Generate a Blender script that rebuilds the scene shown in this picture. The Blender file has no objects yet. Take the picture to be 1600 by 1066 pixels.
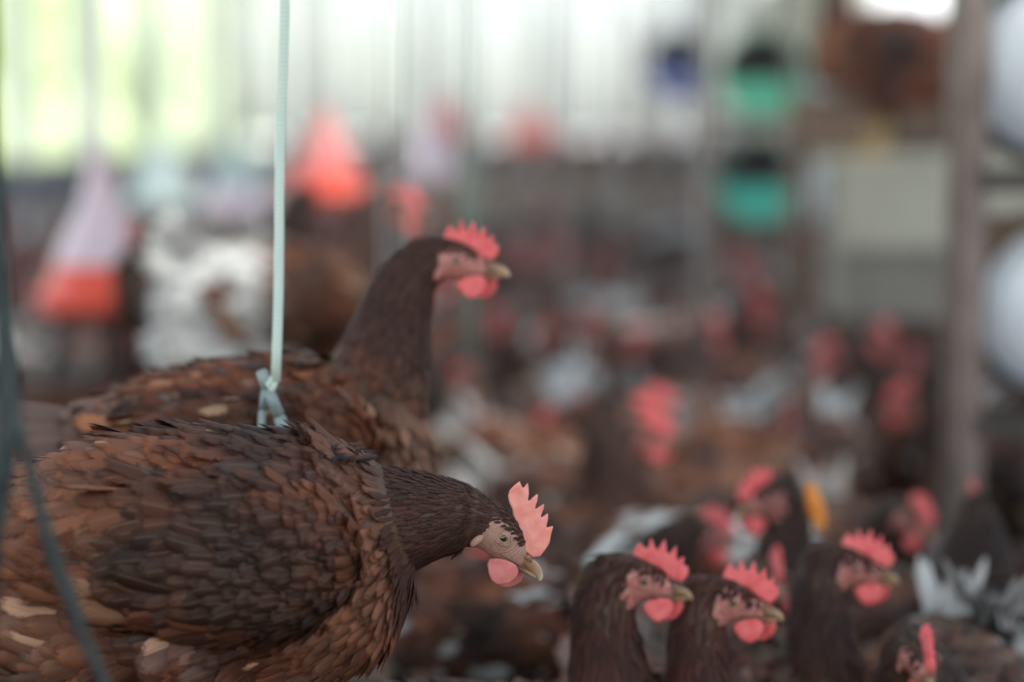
import bpy, bmesh, math, random
import numpy as np
from mathutils import Vector, Matrix, Euler
from mathutils.kdtree import KDTree

random.seed(7); rng = np.random.default_rng(7)
SC = bpy.context.scene
COL = SC.collection
R = math.radians

# ------------------------------------------------------------------ camera, world, sun, exposure
CAM_Z, PITCH, FPX = 0.77, R(5.04), 3778.0
cd = bpy.data.cameras.new('camera'); cam = bpy.data.objects.new('camera', cd); COL.objects.link(cam)
cam.location = (0, 0, CAM_Z); cam.rotation_euler = (R(90) - PITCH, 0, 0)
cd.sensor_width = 36; cd.lens = 85; cd.clip_start = 0.05; cd.clip_end = 300
cd.dof.use_dof = True; cd.dof.focus_distance = 1.77; cd.dof.aperture_fstop = 2.0
SC.camera = cam
SC.view_settings.view_transform = 'Standard'; SC.view_settings.look = 'None'
SC.view_settings.gamma = 1; SC.view_settings.exposure = 0.0
SC.view_settings.use_curve_mapping = False
W = bpy.data.worlds.new('sky'); SC.world = W; W.use_nodes = True
wn = W.node_tree; bg = wn.nodes['Background']
tc = wn.nodes.new('ShaderNodeTexCoord'); sx = wn.nodes.new('ShaderNodeSeparateXYZ'); cr = wn.nodes.new('ShaderNodeValToRGB')
wn.links.new(tc.outputs['Generated'], sx.inputs[0]); wn.links.new(sx.outputs['Z'], cr.inputs[0]); wn.links.new(cr.outputs[0], bg.inputs[0])
cr.color_ramp.elements[0].position = 0.0; cr.color_ramp.elements[0].color = (0.93, 0.95, 0.93, 1)
cr.color_ramp.elements[1].position = 0.6; cr.color_ramp.elements[1].color = (0.62, 0.78, 1.0, 1)
bg.inputs[1].default_value = 2.6
sd = bpy.data.lights.new('sun', 'SUN'); sd.energy = 4.5; sd.angle = R(20); sd.color = (1, 0.95, 0.86)
sun = bpy.data.objects.new('sun', sd); COL.objects.link(sun); sun.rotation_euler = (R(16), R(24), 0)

def ray(px, py):
    v = Vector(((px - 800) / FPX, -(py - 533) / FPX, -1.0))
    v.rotate(Euler((R(90) - PITCH, 0, 0))); return v
def at(px, py, Y):
    v = ray(px, py); return Vector((0, 0, CAM_Z)) + v * (Y / v.y)
def at_z(px, py, z):
    v = ray(px, py); return Vector((0, 0, CAM_Z)) + v * ((z - CAM_Z) / v.z)

# ------------------------------------------------------------------ materials
class NT:
    def __init__(s, name):
        s.m = bpy.data.materials.new(name); s.m.use_nodes = True
        s.t = s.m.node_tree; s.b = s.t.nodes['Principled BSDF']; s.out = s.t.nodes['Material Output']
    def n(s, typ, **k):
        x = s.t.nodes.new('ShaderNode' + typ)
        for a, v in k.items(): setattr(x, a, v)
        return x
    def l(s, a, b): s.t.links.new(a, b)
    def mix(s, f, a, b, mode='MIX'):
        x = s.n('Mix', data_type='RGBA', blend_type=mode)
        for i, v in ((0, f), (6, a), (7, b)):
            if hasattr(v, 'links'): s.l(v, x.inputs[i])
            else: x.inputs[i].default_value = v if not isinstance(v, tuple) else (*v, 1)[:4]
        return x.outputs[2]
    def math(s, op, a, b=0.0, clamp=False):
        x = s.n('Math', operation=op, use_clamp=clamp)
        for i, v in ((0, a), (1, b)):
            if hasattr(v, 'links'): s.l(v, x.inputs[i])
            else: x.inputs[i].default_value = v
        return x.outputs[0]
    def ramp(s, f, pts):
        x = s.n('ValToRGB'); s.l(f, x.inputs[0]); e = x.color_ramp.elements
        while len(e) < len(pts): e.new(0.5)
        for i, (p, c) in enumerate(pts): e[i].position = p; e[i].color = (*c, 1)
        return x.outputs[0]
    def noise(s, scale, detail=3, vec=None, dist=0.0):
        x = s.n('TexNoise'); x.inputs['Scale'].default_value = scale; x.inputs['Detail'].default_value = detail
        x.inputs['Distortion'].default_value = dist
        s.l(vec if vec else s.n('TexCoord').outputs['Object'], x.inputs['Vector']); return x.outputs[0]
    def bump(s, h, strength, dist=0.001):
        x = s.n('Bump'); x.inputs['Strength'].default_value = strength; x.inputs['Distance'].default_value = dist
        s.l(h, x.inputs['Height']); s.l(x.outputs[0], s.b.inputs['Normal'])
    def set(s, **k):
        for a, v in k.items():
            i = s.b.inputs[a.replace('_', ' ')]
            if hasattr(v, 'links'): s.l(v, i)
            else: i.default_value = (*v, 1) if isinstance(v, tuple) and 'Color' in a else v
        return s

def simple(name, c1, c2, scale=20, rough=0.6, bump=0.2, dist=0.001, metal=0.0, **k):
    s = NT(name); f = s.noise(scale, 5)
    s.set(Base_Color=s.ramp(f, [(0.3, c1), (0.7, c2)]), Roughness=rough, Metallic=metal, **k)
    s.bump(f, bump, dist); return s.m

# plumage: every feather carries its own colour (fcol), its own length / width coordinate (fuv)
def plumage(name, soft):
    s = NT(name)
    fc = s.n('Attribute', attribute_name='fcol'); fu = s.n('Attribute', attribute_name='fuv')
    oi = s.n('ObjectInfo'); sp = s.n('SeparateXYZ'); s.l(fu.outputs['Vector'], sp.inputs[0])
    u_, v_ = sp.outputs['X'], s.math('ABSOLUTE', sp.outputs['Y'])
    base = s.mix(1.0, fc.outputs['Color'], oi.outputs['Color'], 'MULTIPLY')
    edge = s.math('MAXIMUM', s.math('POWER', v_, 4), s.math('POWER', u_, 5))
    base = s.mix(s.math('MULTIPLY', edge, 0.34), base, s.mix(1.0, base, (2.0, 1.75, 1.55), 'MULTIPLY'))
    rach = s.math('MULTIPLY', s.math('LESS_THAN', v_, 0.06), 0.35)
    base = s.mix(rach, base, (0.16, 0.1, 0.06))
    wv = s.n('TexWave', wave_type='BANDS', bands_direction='X'); wv.inputs['Scale'].default_value = 9; wv.inputs['Distortion'].default_value = 2.5
    cmb = s.n('CombineXYZ'); s.l(s.math('SUBTRACT', u_, s.math('MULTIPLY', v_, 0.5)), cmb.inputs[0]); s.l(sp.outputs['Z'], cmb.inputs[1]); s.l(cmb.outputs[0], wv.inputs['Vector'])
    barb = wv.outputs['Fac']
    base = s.mix(0.22, base, s.mix(1.0, base, s.ramp(barb, [(0.2, (0.6, 0.6, 0.6)), (0.8, (1.5, 1.5, 1.5))]), 'MULTIPLY'))
    pale = s.mix(s.noise(25, 4), (0.50, 0.48, 0.45), (0.80, 0.80, 0.80))
    pm = s.math('MULTIPLY', fc.outputs['Alpha'], oi.outputs['Alpha'], True)
    base = s.mix(pm, base, pale)
    s.set(Base_Color=base, Roughness=0.45, Sheen_Weight=0.0, Sheen_Roughness=0.5)
    s.b.inputs['Specular IOR Level'].default_value = 0.27
    s.bump(barb, 0.35, 0.0004)
    if soft:      # the barbs part from one another along the rim of each vane
        cb = s.n('CombineXYZ'); s.l(s.math('MULTIPLY', s.math('SUBTRACT', u_, s.math('MULTIPLY', v_, 0.35)), 34), cb.inputs[0]); s.l(s.math('MULTIPLY', sp.outputs['Y'], 5), cb.inputs[1]); s.l(sp.outputs['Z'], cb.inputs[2])
        nz = s.noise(1.0, 2, cb.outputs[0])
        rim = s.math('MAXIMUM', s.math('POWER', v_, 2.2), s.math('POWER', u_, 3.5))
        s.set(Alpha=s.math('SUBTRACT', 1.0, s.math('MULTIPLY', s.math('SUBTRACT', s.math('ADD', rim, nz), 1.0, True), 3.2, True), True))
    return s.m
PLUM = plumage('plumage', False); PLUMS = plumage('soft_plumage', True)

s = NT('bare_skin')
hl = s.n('Attribute', attribute_name='hloc')
vo = s.n('TexVoronoi'); vo.inputs['Scale'].default_value = 900; s.l(hl.outputs['Vector'], vo.inputs['Vector'])
vl = s.n('VectorMath', operation='LENGTH'); s.l(hl.outputs['Vector'], vl.inputs[0])
ring = s.math('SINE', s.math('MULTIPLY', vl.outputs['Value'], 4600))
hgt = s.math('ADD', vo.outputs['Distance'], s.math('MULTIPLY', ring, 0.25))
oi = s.n('ObjectInfo')
cskin = s.mix(s.noise(160, 4, hl.outputs['Vector']), (0.42, 0.22, 0.17), (0.60, 0.38, 0.30))
cskin = s.mix(s.math('MULTIPLY', vo.outputs['Distance'], 0.45), cskin, (0.14, 0.06, 0.05))
s.set(Base_Color=cskin, Roughness=0.5, Subsurface_Weight=0.15, Subsurface_Radius=(1, 0.3, 0.2), Subsurface_Scale=0.003)
s.bump(hgt, 0.6, 0.0006); SKIN = s.m

s = NT('red_face_skin')
f = s.noise(300, 4)
s.set(Base_Color=s.ramp(f, [(0.3, (0.42, 0.10, 0.09)), (0.7, (0.60, 0.30, 0.26))]), Roughness=0.5, Subsurface_Weight=0.15, Subsurface_Radius=(1, 0.3, 0.2), Subsurface_Scale=0.003)
s.bump(f, 0.5, 0.0006); REDSKIN = s.m

def comb_mat(name, a, b):
    s = NT(name); f = s.noise(110, 4); g = s.n('TexVoronoi'); g.inputs['Scale'].default_value = 1100
    s.l(s.n('TexCoord').outputs['Object'], g.inputs['Vector'])
    s.set(Base_Color=s.ramp(f, [(0.3, a), (0.7, b)]), Roughness=0.5, Subsurface_Weight=0.35, Subsurface_Radius=(1, 0.35, 0.25), Subsurface_Scale=0.004)
    s.bump(g.outputs['Distance'], 0.35, 0.0005); return s.m
COMB1 = comb_mat('comb_salmon', (0.80, 0.25, 0.20), (0.92, 0.40, 0.34))
COMB2 = comb_mat('comb_red', (0.80, 0.09, 0.10), (0.90, 0.20, 0.20))
WATT1 = comb_mat('wattle_rose', (0.52, 0.13, 0.13), (0.66, 0.22, 0.20))

s = NT('beak_horn'); bl = s.n('Attribute', attribute_name='hloc'); sp = s.n('SeparateXYZ'); s.l(bl.outputs['Vector'], sp.inputs[0])
f = s.noise(400, 3, bl.outputs['Vector'])
c = s.ramp(s.math('DIVIDE', sp.outputs['X'], 0.045), [(0.45, (0.20, 0.11, 0.075)), (0.72, (0.36, 0.20, 0.11)), (0.9, (0.52, 0.36, 0.22)), (0.98, (0.66, 0.56, 0.42))])
s.set(Base_Color=s.mix(s.math('MULTIPLY', f, 0.4), c, (0.16, 0.08, 0.05)), Roughness=0.32); s.bump(f, 0.2, 0.0003); BEAK = s.m

s = NT('eye'); tc2 = s.n('TexCoord'); nm = s.n('VectorMath', operation='NORMALIZE'); s.l(tc2.outputs['Object'], nm.inputs[0])
sp = s.n('SeparateXYZ'); s.l(nm.outputs[0], sp.inputs[0]); f = s.math('ABSOLUTE', sp.outputs['Y'])
s.set(Base_Color=s.ramp(f, [(0.0, (0.03, 0.02, 0.015)), (0.60, (0.10, 0.06, 0.03)), (0.68, (0.36, 0.22, 0.10)), (0.88, (0.22, 0.12, 0.05)), (0.91, (0.004, 0.004, 0.005))]), Roughness=0.04, Coat_Weight=1.0, Coat_Roughness=0.02)
EYE = s.m
LEGM = simple('leg_scales', (0.45, 0.30, 0.10), (0.62, 0.45, 0.18), 200, 0.5, 0.5)
SUN_FLECK = simple('sun_fleck_orange', (0.85, 0.24, 0.03), (1.0, 0.42, 0.09), 60, 0.5)  # orange that paints sunlight on a hen's plumage

ROPE = NT('mint_rope'); wv = ROPE.n('TexWave', wave_type='BANDS', bands_direction='Z'); wv.inputs['Scale'].default_value = 90; wv.inputs['Distortion'].default_value = 1.5
ROPE.l(ROPE.n('TexCoord').outputs['Object'], wv.inputs['Vector'])
ROPE.set(Base_Color=ROPE.ramp(wv.outputs['Fac'], [(0.1, (0.66, 0.80, 0.72)), (0.8, (0.74, 0.88, 0.80))]), Roughness=0.5, Transmission_Weight=0.1); ROPE.bump(wv.outputs['Fac'], 0.15, 0.0004); ROPE = ROPE.m
DCORD = simple('dark_green_cord', (0.006, 0.010, 0.012), (0.022, 0.036, 0.038), 60, 0.75, 0.4)
CLIP = simple('pale_clip', (0.24, 0.31, 0.31), (0.36, 0.43, 0.42), 40, 0.35)
CORDW = simple('grey_cord', (0.30, 0.32, 0.32), (0.45, 0.46, 0.45), 60, 0.6)
CORDG = simple('green_cord', (0.16, 0.26, 0.22), (0.24, 0.36, 0.30), 60, 0.6)
CORDB = simple('brown_cord', (0.16, 0.12, 0.10), (0.28, 0.22, 0.18), 60, 0.6)
TEAL = simple('teal_plastic', (0.03, 0.46, 0.34), (0.05, 0.60, 0.46), 6, 0.35, 0.05)
GREEN = simple('green_plastic', (0.07, 0.50, 0.30), (0.12, 0.66, 0.42), 6, 0.35, 0.05)
BLUE = simple('blue_plastic', (0.05, 0.09, 0.34), (0.10, 0.15, 0.48), 6, 0.35, 0.05)
s = NT('white_plastic'); tl = s.n('BsdfTranslucent'); tl.inputs[0].default_value = (0.9, 0.94, 1.0, 1); mx = s.n('MixShader'); mx.inputs[0].default_value = 0.4
s.set(Base_Color=(0.93, 0.95, 0.98), Roughness=0.35); s.l(s.b.outputs[0], mx.inputs[1]); s.l(tl.outputs[0], mx.inputs[2]); s.l(mx.outputs[0], s.out.inputs[0]); WHITEP = s.m
REDP = simple('red_plastic', (0.80, 0.06, 0.035), (0.90, 0.11, 0.06), 6, 0.3, 0.05)
PINKP = simple('pink_plastic', (0.75, 0.20, 0.20), (0.85, 0.30, 0.28), 6, 0.35, 0.05)
PALEP = simple('milky_plastic', (0.70, 0.52, 0.58), (0.84, 0.70, 0.76), 6, 0.3, 0.05)
PALET = simple('mint_plastic', (0.45, 0.56, 0.54), (0.58, 0.68, 0.66), 6, 0.3, 0.05)
STEEL = simple('weathered_steel', (0.17, 0.125, 0.11), (0.31, 0.24, 0.22), 14, 0.55, 0.3, metal=0.15)
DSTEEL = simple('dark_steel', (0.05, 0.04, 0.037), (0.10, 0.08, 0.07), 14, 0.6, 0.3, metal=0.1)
PLY = simple('pale_board', (0.44, 0.42, 0.34), (0.58, 0.56, 0.47), 8, 0.7, 0.2)
GREYB = simple('grey_board', (0.22, 0.20, 0.175), (0.32, 0.29, 0.26), 8, 0.8, 0.3)
WOOD = simple('brown_timber', (0.10, 0.062, 0.042), (0.20, 0.13, 0.085), 10, 0.7, 0.3)
LITTER = simple('litter', (0.05, 0.035, 0.028), (0.15, 0.11, 0.085), 30, 0.95, 1.0, 0.02)
WALLW = simple('white_render', (0.62, 0.64, 0.64), (0.76, 0.78, 0.78), 4, 0.8, 0.1)
WALLD = simple('dark_plinth', (0.06, 0.075, 0.10), (0.12, 0.14, 0.17), 4, 0.8, 0.2)
WALLB = simple('beige_wall', (0.52, 0.48, 0.41), (0.66, 0.62, 0.54), 3, 0.85, 0.1)
CEIL = simple('ceiling_sheet', (0.45, 0.45, 0.44), (0.58, 0.58, 0.57), 3, 0.7, 0.1)
BOUNCE_GROUND = simple('bounce_ground', (0.50, 0.49, 0.47), (0.72, 0.71, 0.69), 3, 0.9, 0.4, 0.01)
GRASS = simple('meadow', (0.34, 0.46, 0.05), (0.60, 0.68, 0.14), 0.8, 0.9, 0.3)
HEDGE = simple('hedge_leaves', (0.66, 0.76, 0.34), (0.92, 0.95, 0.66), 1.5, 0.9, 0.6, 0.1)
s = NT('curtain_cloth'); tl = s.n('BsdfTranslucent'); tl.inputs[0].default_value = (0.97, 0.95, 0.91, 1); mx = s.n('MixShader'); mx.inputs[0].default_value = 0.75
s.set(Base_Color=(0.78, 0.81, 0.82), Roughness=0.8); s.l(s.b.outputs[0], mx.inputs[1]); s.l(tl.outputs[0], mx.inputs[2]); s.l(mx.outputs[0], s.out.inputs[0]); CURT = s.m

# ------------------------------------------------------------------ object helpers
def tag(o, label=None, cat=None, group=None, kind=None):
    if label: o['label'] = label
    if cat: o['category'] = cat
    if group: o['group'] = group
    if kind: o['kind'] = kind
    return o
def link(name, me, parent=None, mat=None):
    o = bpy.data.objects.new(name, me); COL.objects.link(o)
    if parent: o.parent = parent
    if mat: me.materials.append(mat)
    return o
def empty(name, loc=(0, 0, 0), rz=0):
    o = bpy.data.objects.new(name, None); COL.objects.link(o); o.location = loc; o.rotation_euler = (0, 0, rz)
    o.empty_display_size = 0.05; return o
def mesh(name, V, F, smooth=True):
    me = bpy.data.meshes.new(name); me.from_pydata([tuple(v) for v in V], [], [tuple(f) for f in F]); me.update()
    if smooth: me.polygons.foreach_set('use_smooth', [True] * len(me.polygons))
    return me
class MB:
    def __init__(s): s.V = []; s.F = []
    def add(s, V, F):
        k = len(s.V); s.V += [Vector(v) for v in V]; s.F += [tuple(i + k for i in f) for f in F]; return s
    def box(s, c, d, rot=None, bev=0.0):
        bm = bmesh.new(); bmesh.ops.create_cube(bm, size=1); bmesh.ops.scale(bm, vec=d, verts=bm.verts)
        if bev: bmesh.ops.bevel(bm, geom=bm.edges[:], offset=bev, segments=2, affect='EDGES')
        M = Matrix.Translation(c) @ (rot.to_matrix().to_4x4() if rot else Matrix())
        bm.verts.ensure_lookup_table()
        s.add([M @ v.co for v in bm.verts], [[v.index for v in f.verts] for f in bm.faces]); bm.free(); return s
    def tube(s, pts, r, n=10):
        pts = [Vector(p) for p in pts]; rs = r if isinstance(r, (list, tuple)) else [r] * len(pts)
        V = []; ref = Vector((0.31, 0.95, 0.05))
        for i, p in enumerate(pts):
            t = (pts[min(i + 1, len(pts) - 1)] - pts[max(i - 1, 0)]).normalized()
            a = t.cross(ref).normalized(); b = t.cross(a)
            V += [p + (a * math.cos(2 * math.pi * k / n) + b * math.sin(2 * math.pi * k / n)) * rs[i] for k in range(n)]
        F = [(i * n + k, i * n + (k + 1) % n, (i + 1) * n + (k + 1) % n, (i + 1) * n + k) for i in range(len(pts) - 1) for k in range(n)]
        F += [tuple(range(n - 1, -1, -1)), tuple((len(pts) - 1) * n + k for k in range(n))]
        return s.add(V, F)
    def lathe(s, prof, n=40, M=Matrix(), cap=False):
        V = [M @ Vector((r * math.cos(2 * math.pi * k / n), r * math.sin(2 * math.pi * k / n), z)) for r, z in prof for k in range(n)]
        F = [(i * n + k, i * n + (k + 1) % n, (i + 1) * n + (k + 1) % n, (i + 1) * n + k) for i in range(len(prof) - 1) for k in range(n)]
        return s.add(V, F)
    def build(s, name, mat, parent=None, smooth=False):
        me = mesh(name, s.V, s.F, smooth); o = link(name, me, parent, mat)
        return o

# ------------------------------------------------------------------ hen: lofts, remesh, feathers
def loft(st, n=20, side=Vector((0, 1, 0))):
    """st: list of (centre, half height, half width)."""
    V = []; m = len(st)
    for i, (c, rh, rw) in enumerate(st):
        t = (st[min(i + 1, m - 1)][0] - st[max(i - 1, 0)][0]).normalized()
        up = t.cross(side).normalized(); sd = up.cross(t).normalized()
        V += [c + up * rh * math.cos(2 * math.pi * k / n) + sd * rw * math.sin(2 * math.pi * k / n) for k in range(n)]
    F = [(i * n + k, i * n + (k + 1) % n, (i + 1) * n + (k + 1) % n, (i + 1) * n + k) for i in range(m - 1) for k in range(n)]
    F += [tuple(range(n - 1, -1, -1)), tuple((m - 1) * n + k for k in range(n))]
    return V, F
def resample(st, k=6):
    out = []; m = len(st)
    for i in range(m - 1):
        a, b, c, d = st[max(i - 1, 0)], st[i], st[i + 1], st[min(i + 2, m - 1)]
        for j in range(k):
            t = j / k; h = [(-t + 2 * t * t - t ** 3) / 2, (2 - 5 * t * t + 3 * t ** 3) / 2, (t + 4 * t * t - 3 * t ** 3) / 2, (-t * t + t ** 3) / 2]
            out.append(tuple(h[0] * a[q] + h[1] * b[q] + h[2] * c[q] + h[3] * d[q] for q in range(3)))
    out.append(st[-1]); return [(p, max(x, 0.001), max(y, 0.001)) for p, x, y in out]
def remeshed(V, F, vox, smooth=4, fac=0.5):
    me = mesh('tmp', V, F); o = bpy.data.objects.new('tmp', me); COL.objects.link(o)
    m = o.modifiers.new('r', 'REMESH'); m.mode = 'VOXEL'; m.voxel_size = vox; m.use_smooth_shade = True
    if smooth: q = o.modifiers.new('s', 'SMOOTH'); q.iterations = smooth; q.factor = fac
    dg = bpy.context.evaluated_depsgraph_get(); dg.update()
    e = o.evaluated_get(dg); r = bpy.data.meshes.new_from_object(e)
    bpy.data.objects.remove(o); bpy.data.meshes.remove(me)
    v = np.empty(len(r.vertices) * 3); r.vertices.foreach_get('co', v); v = v.reshape(-1, 3)
    f = [tuple(p.vertices) for p in r.polygons]; bpy.data.meshes.remove(r); return v, f

def tri_data(V, F):
    T = []
    for f in F:
        T.append(f[:3])
        if len(f) == 4: T.append((f[0], f[2], f[3]))
    T = np.array(T); a, b, c = V[T[:, 0]], V[T[:, 1]], V[T[:, 2]]
    n = np.cross(b - a, c - a); A = np.linalg.norm(n, axis=1) + 1e-12
    return a, b, c, n / A[:, None], A / 2
def scatter(V, F, spacing, reject=None, over=5.0):
    """Poisson-ish samples; spacing(P) gives the local distance."""
    a, b, c, n, A = tri_data(V, F); cum = np.cumsum(A); smin = 0.0
    ctr = (a + b + c) / 3; sp = spacing(ctr); dens = A / sp ** 2; cum = np.cumsum(dens)
    N = int(cum[-1] * over); i = np.searchsorted(cum, rng.random(N) * cum[-1]); i = np.minimum(i, len(A) - 1)
    r1, r2 = np.sqrt(rng.random(N)), rng.random(N)
    P = a[i] * (1 - r1)[:, None] + b[i] * (r1 * (1 - r2))[:, None] + c[i] * (r1 * r2)[:, None]
    S = sp[i]; NN = n[i]
    if reject is not None:
        k = ~reject(P); P, S, NN = P[k], S[k], NN[k]
    h = max(S.max(), 1e-4); grid = {}; keep = []
    for j in range(len(P)):
        p = P[j]; g = (int(p[0] // h), int(p[1] // h), int(p[2] // h)); ok = True
        for dx in (-1, 0, 1):
            for dy in (-1, 0, 1):
                for dz in (-1, 0, 1):
                    for q in grid.get((g[0] + dx, g[1] + dy, g[2] + dz), ()):
                        e = P[q] - p
                        if e[0] * e[0] + e[1] * e[1] + e[2] * e[2] < (0.85 * S[j]) ** 2: ok = False; break
                    if not ok: break
                if not ok: break
            if not ok: break
        if ok: grid.setdefault(g, []).append(j); keep.append(j)
    return P[keep], NN[keep]
class Plume:
    """collects feathers as real little curved vanes"""
    def __init__(s): s.V = []; s.F = []; s.C = []; s.U = []; s.k = 0
    def raw(s, V, F, col, uv=(0, 0, 0)):
        s.V.append(np.asarray(V, float)); s.F += [tuple(i + s.k for i in f) for f in F]
        s.C.append(np.tile(np.array(col, float), (len(V), 1))); s.U.append(np.tile(np.array(uv, float), (len(V), 1))); s.k += len(V)
    def feathers(s, P, N, D, L, Wd, col, tilt=0.16, nu=5, nv=3, point=0.35, curl=0.06, sink=0.12):
        n = len(P)
        if n == 0: return
        D = D - (D * N).sum(1)[:, None] * N; D /= np.linalg.norm(D, axis=1)[:, None] + 1e-9
        S = np.cross(N, D)
        us = np.linspace(0, 1, nu); vs = np.linspace(-1, 1, nv)
        prof = np.minimum(1, 0.45 + 1.4 * us) * np.sqrt(np.clip(1 - (np.clip(us - 0.45, 0, 1) / 0.57) ** (2.2 if point < 0.5 else 1.2), 0, 1)) + 0.03
        L = np.broadcast_to(L, n); Wd = np.broadcast_to(Wd, n); tilt = np.broadcast_to(tilt, n)
        zz = (us[None] - sink) * tilt[:, None] * L[:, None] - curl * (us[None] ** 2) * L[:, None]
        x = (us[None] - 0.15) * L[:, None]
        bend = (rng.random(n) - 0.5) * 0.25
        pos = np.empty((n, nu, nv, 3))
        for a in range(nu):
            for b in range(nv):
                v = vs[b]; w = Wd * prof[a] * v * 0.5
                z = zz[:, a] - 0.22 * Wd * prof[a] * v * v
                y = w + bend * L * us[a] ** 2
                xx = x[:, a] - 0.12 * Wd * v * v * us[a]
                pos[:, a, b] = P + D * xx[:, None] + S * y[:, None] + N * z[:, None]
        idx = np.arange(nu * nv).reshape(nu, nv)
        q = [(idx[a, b], idx[a + 1, b], idx[a + 1, b + 1], idx[a, b + 1]) for a in range(nu - 1) for b in range(nv - 1)]
        q = np.array(q); base = s.k + np.arange(n) * nu * nv
        s.F += [tuple(r) for r in (q[None] + base[:, None, None]).reshape(-1, 4).tolist()]
        s.V.append(pos.reshape(-1, 3)); s.k += n * nu * nv
        s.C.append(np.repeat(col, nu * nv, axis=0))
        uv = np.zeros((n, nu, nv, 3)); uv[..., 0] = us[None, :, None]; uv[..., 1] = vs[None, None]; uv[..., 2] = rng.random(n)[:, None, None] * 10
        s.U.append(uv.reshape(-1, 3))
    def mesh(s, name, mats, matidx=None, hloc=None):
        me = bpy.data.meshes.new(name); V = np.concatenate(s.V)
        me.from_pydata(V.tolist(), [], s.F); me.polygons.foreach_set('use_smooth', [True] * len(me.polygons))
        at_ = me.attributes.new('fcol', 'FLOAT_COLOR', 'POINT'); at_.data.foreach_set('color', np.concatenate(s.C).ravel())
        at_ = me.attributes.new('fuv', 'FLOAT_VECTOR', 'POINT'); at_.data.foreach_set('vector', np.concatenate(s.U).ravel())
        if hloc is not None:
            at_ = me.attributes.new('hloc', 'FLOAT_VECTOR', 'POINT'); at_.data.foreach_set('vector', hloc(V).ravel())
        for m in mats: me.materials.append(m)
        if matidx:
            mi = np.zeros(len(me.polygons), int); 
            for (a, b, m) in matidx: mi[a:b] = m
            me.polygons.foreach_set('material_index', mi)
        me.update(); return me

BROWNS = np.array([(0.118, 0.039, 0.018), (0.078, 0.026, 0.014), (0.170, 0.064, 0.030), (0.044, 0.017, 0.012), (0.22, 0.100, 0.052)])
def brown(n, w=(0.36, 0.28, 0.18, 0.13, 0.05), a=None):
    c = BROWNS[rng.choice(5, n, p=np.array(w) / sum(w))] * 0.6 + 0.4 * BROWNS[rng.choice(5, (n,), p=np.array(w) / sum(w))]; c = c * (0.85 + 0.3 * rng.random((n, 1)))
    return np.concatenate([c, (np.zeros((n, 1)) if a is None else np.reshape(a, (n, 1)))], axis=1)
def vnoise(P, f, seed=0):
    r = np.random.default_rng(seed); o = np.zeros(len(P))
    for k in range(5):
        d = r.normal(size=3) * f * (1 + 0.4 * k); o += np.sin(P @ d + r.random() * 6.28)
    return o / 3.2

# outlines of the side of a hen's head, in mm from the eye, x towards the beak tip, z towards the crown
def zc(pts, rot=38):
    o = []
    for zx, zy in pts:
        dx, dz = (zx - 888) / 4.847 / 2.134, -(zy - 562) / 4.847 / 2.134
        a = R(rot); o.append((dx * math.cos(a) - dz * math.sin(a), dx * math.sin(a) + dz * math.cos(a)))
    return [(x / 1000, z / 1000) for x, z in o]
COMB_OUT = zc([(1120, 745), (1180, 742), (1225, 692), (1256, 645), (1266, 605), (1275, 565), (1292, 517), (1255, 524), (1228, 530), (1245, 490), (1253, 455), (1256, 415), (1215, 440), (1168, 468),
    (1200, 425), (1222, 380), (1228, 340), (1185, 365), (1136, 395), (1160, 355), (1176, 310), (1184, 255), (1145, 285), (1098, 328), (1112, 260), (1112, 210), (1108, 170), (1085, 195), (1068, 232), (1060, 195),
    (1045, 157), (1005, 185), (966, 222), (952, 265), (958, 310), (982, 370), (985, 430), (1000, 500), (1020, 560), (1035, 640), (1070, 700)])
COMB_ALT = [(0.030, 0.002), (0.034, 0.009), (0.033, 0.017), (0.029, 0.013), (0.029, 0.024), (0.023, 0.018), (0.021, 0.031), (0.015, 0.021), (0.011, 0.035), (0.006, 0.023), (0.000, 0.034), (-0.002, 0.023),
    (-0.009, 0.029), (-0.013, 0.020), (-0.014, 0.014), (-0.004, 0.013), (0.010, 0.011), (0.020, 0.004)]
WAT_OUT = zc([(765, 800), (762, 760), (780, 728), (840, 722), (920, 745), (985, 785), (1002, 830), (985, 880), (930, 918), (880, 928), (828, 925), (790, 890), (772, 845)])
def slab(outline, th, vox, taper=None, fold=0.0, y0=0.0, lean=0.0, seed=1):
    bm = bmesh.new(); vs = [bm.verts.new((x, -th / 2, z)) for x, z in outline]
    f = bm.faces.new(vs); r = bmesh.ops.extrude_face_region(bm, geom=[f])
    bmesh.ops.translate(bm, vec=(0, th, 0), verts=[v for v in r['geom'] if isinstance(v, bmesh.types.BMVert)])
    bmesh.ops.triangulate(bm, faces=bm.faces[:], ngon_method='EAR_CLIP'); bmesh.ops.recalc_face_normals(bm, faces=bm.faces[:])
    bm.verts.index_update(); V = [v.co.copy() for v in bm.verts]; F = [[v.index for v in q.verts] for q in bm.faces]; bm.free()
    v, f = remeshed(V, F, vox, 2, 0.4)
    z0, z1 = v[:, 2].min(), v[:, 2].max(); h = (v[:, 2] - z0) / (z1 - z0)
    if taper: v[:, 1] *= taper[0] * (1 - h) + taper[1] * h
    v[:, 1] += fold * vnoise(v, 90, seed) + y0 + lean * h
    return v, f

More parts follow.
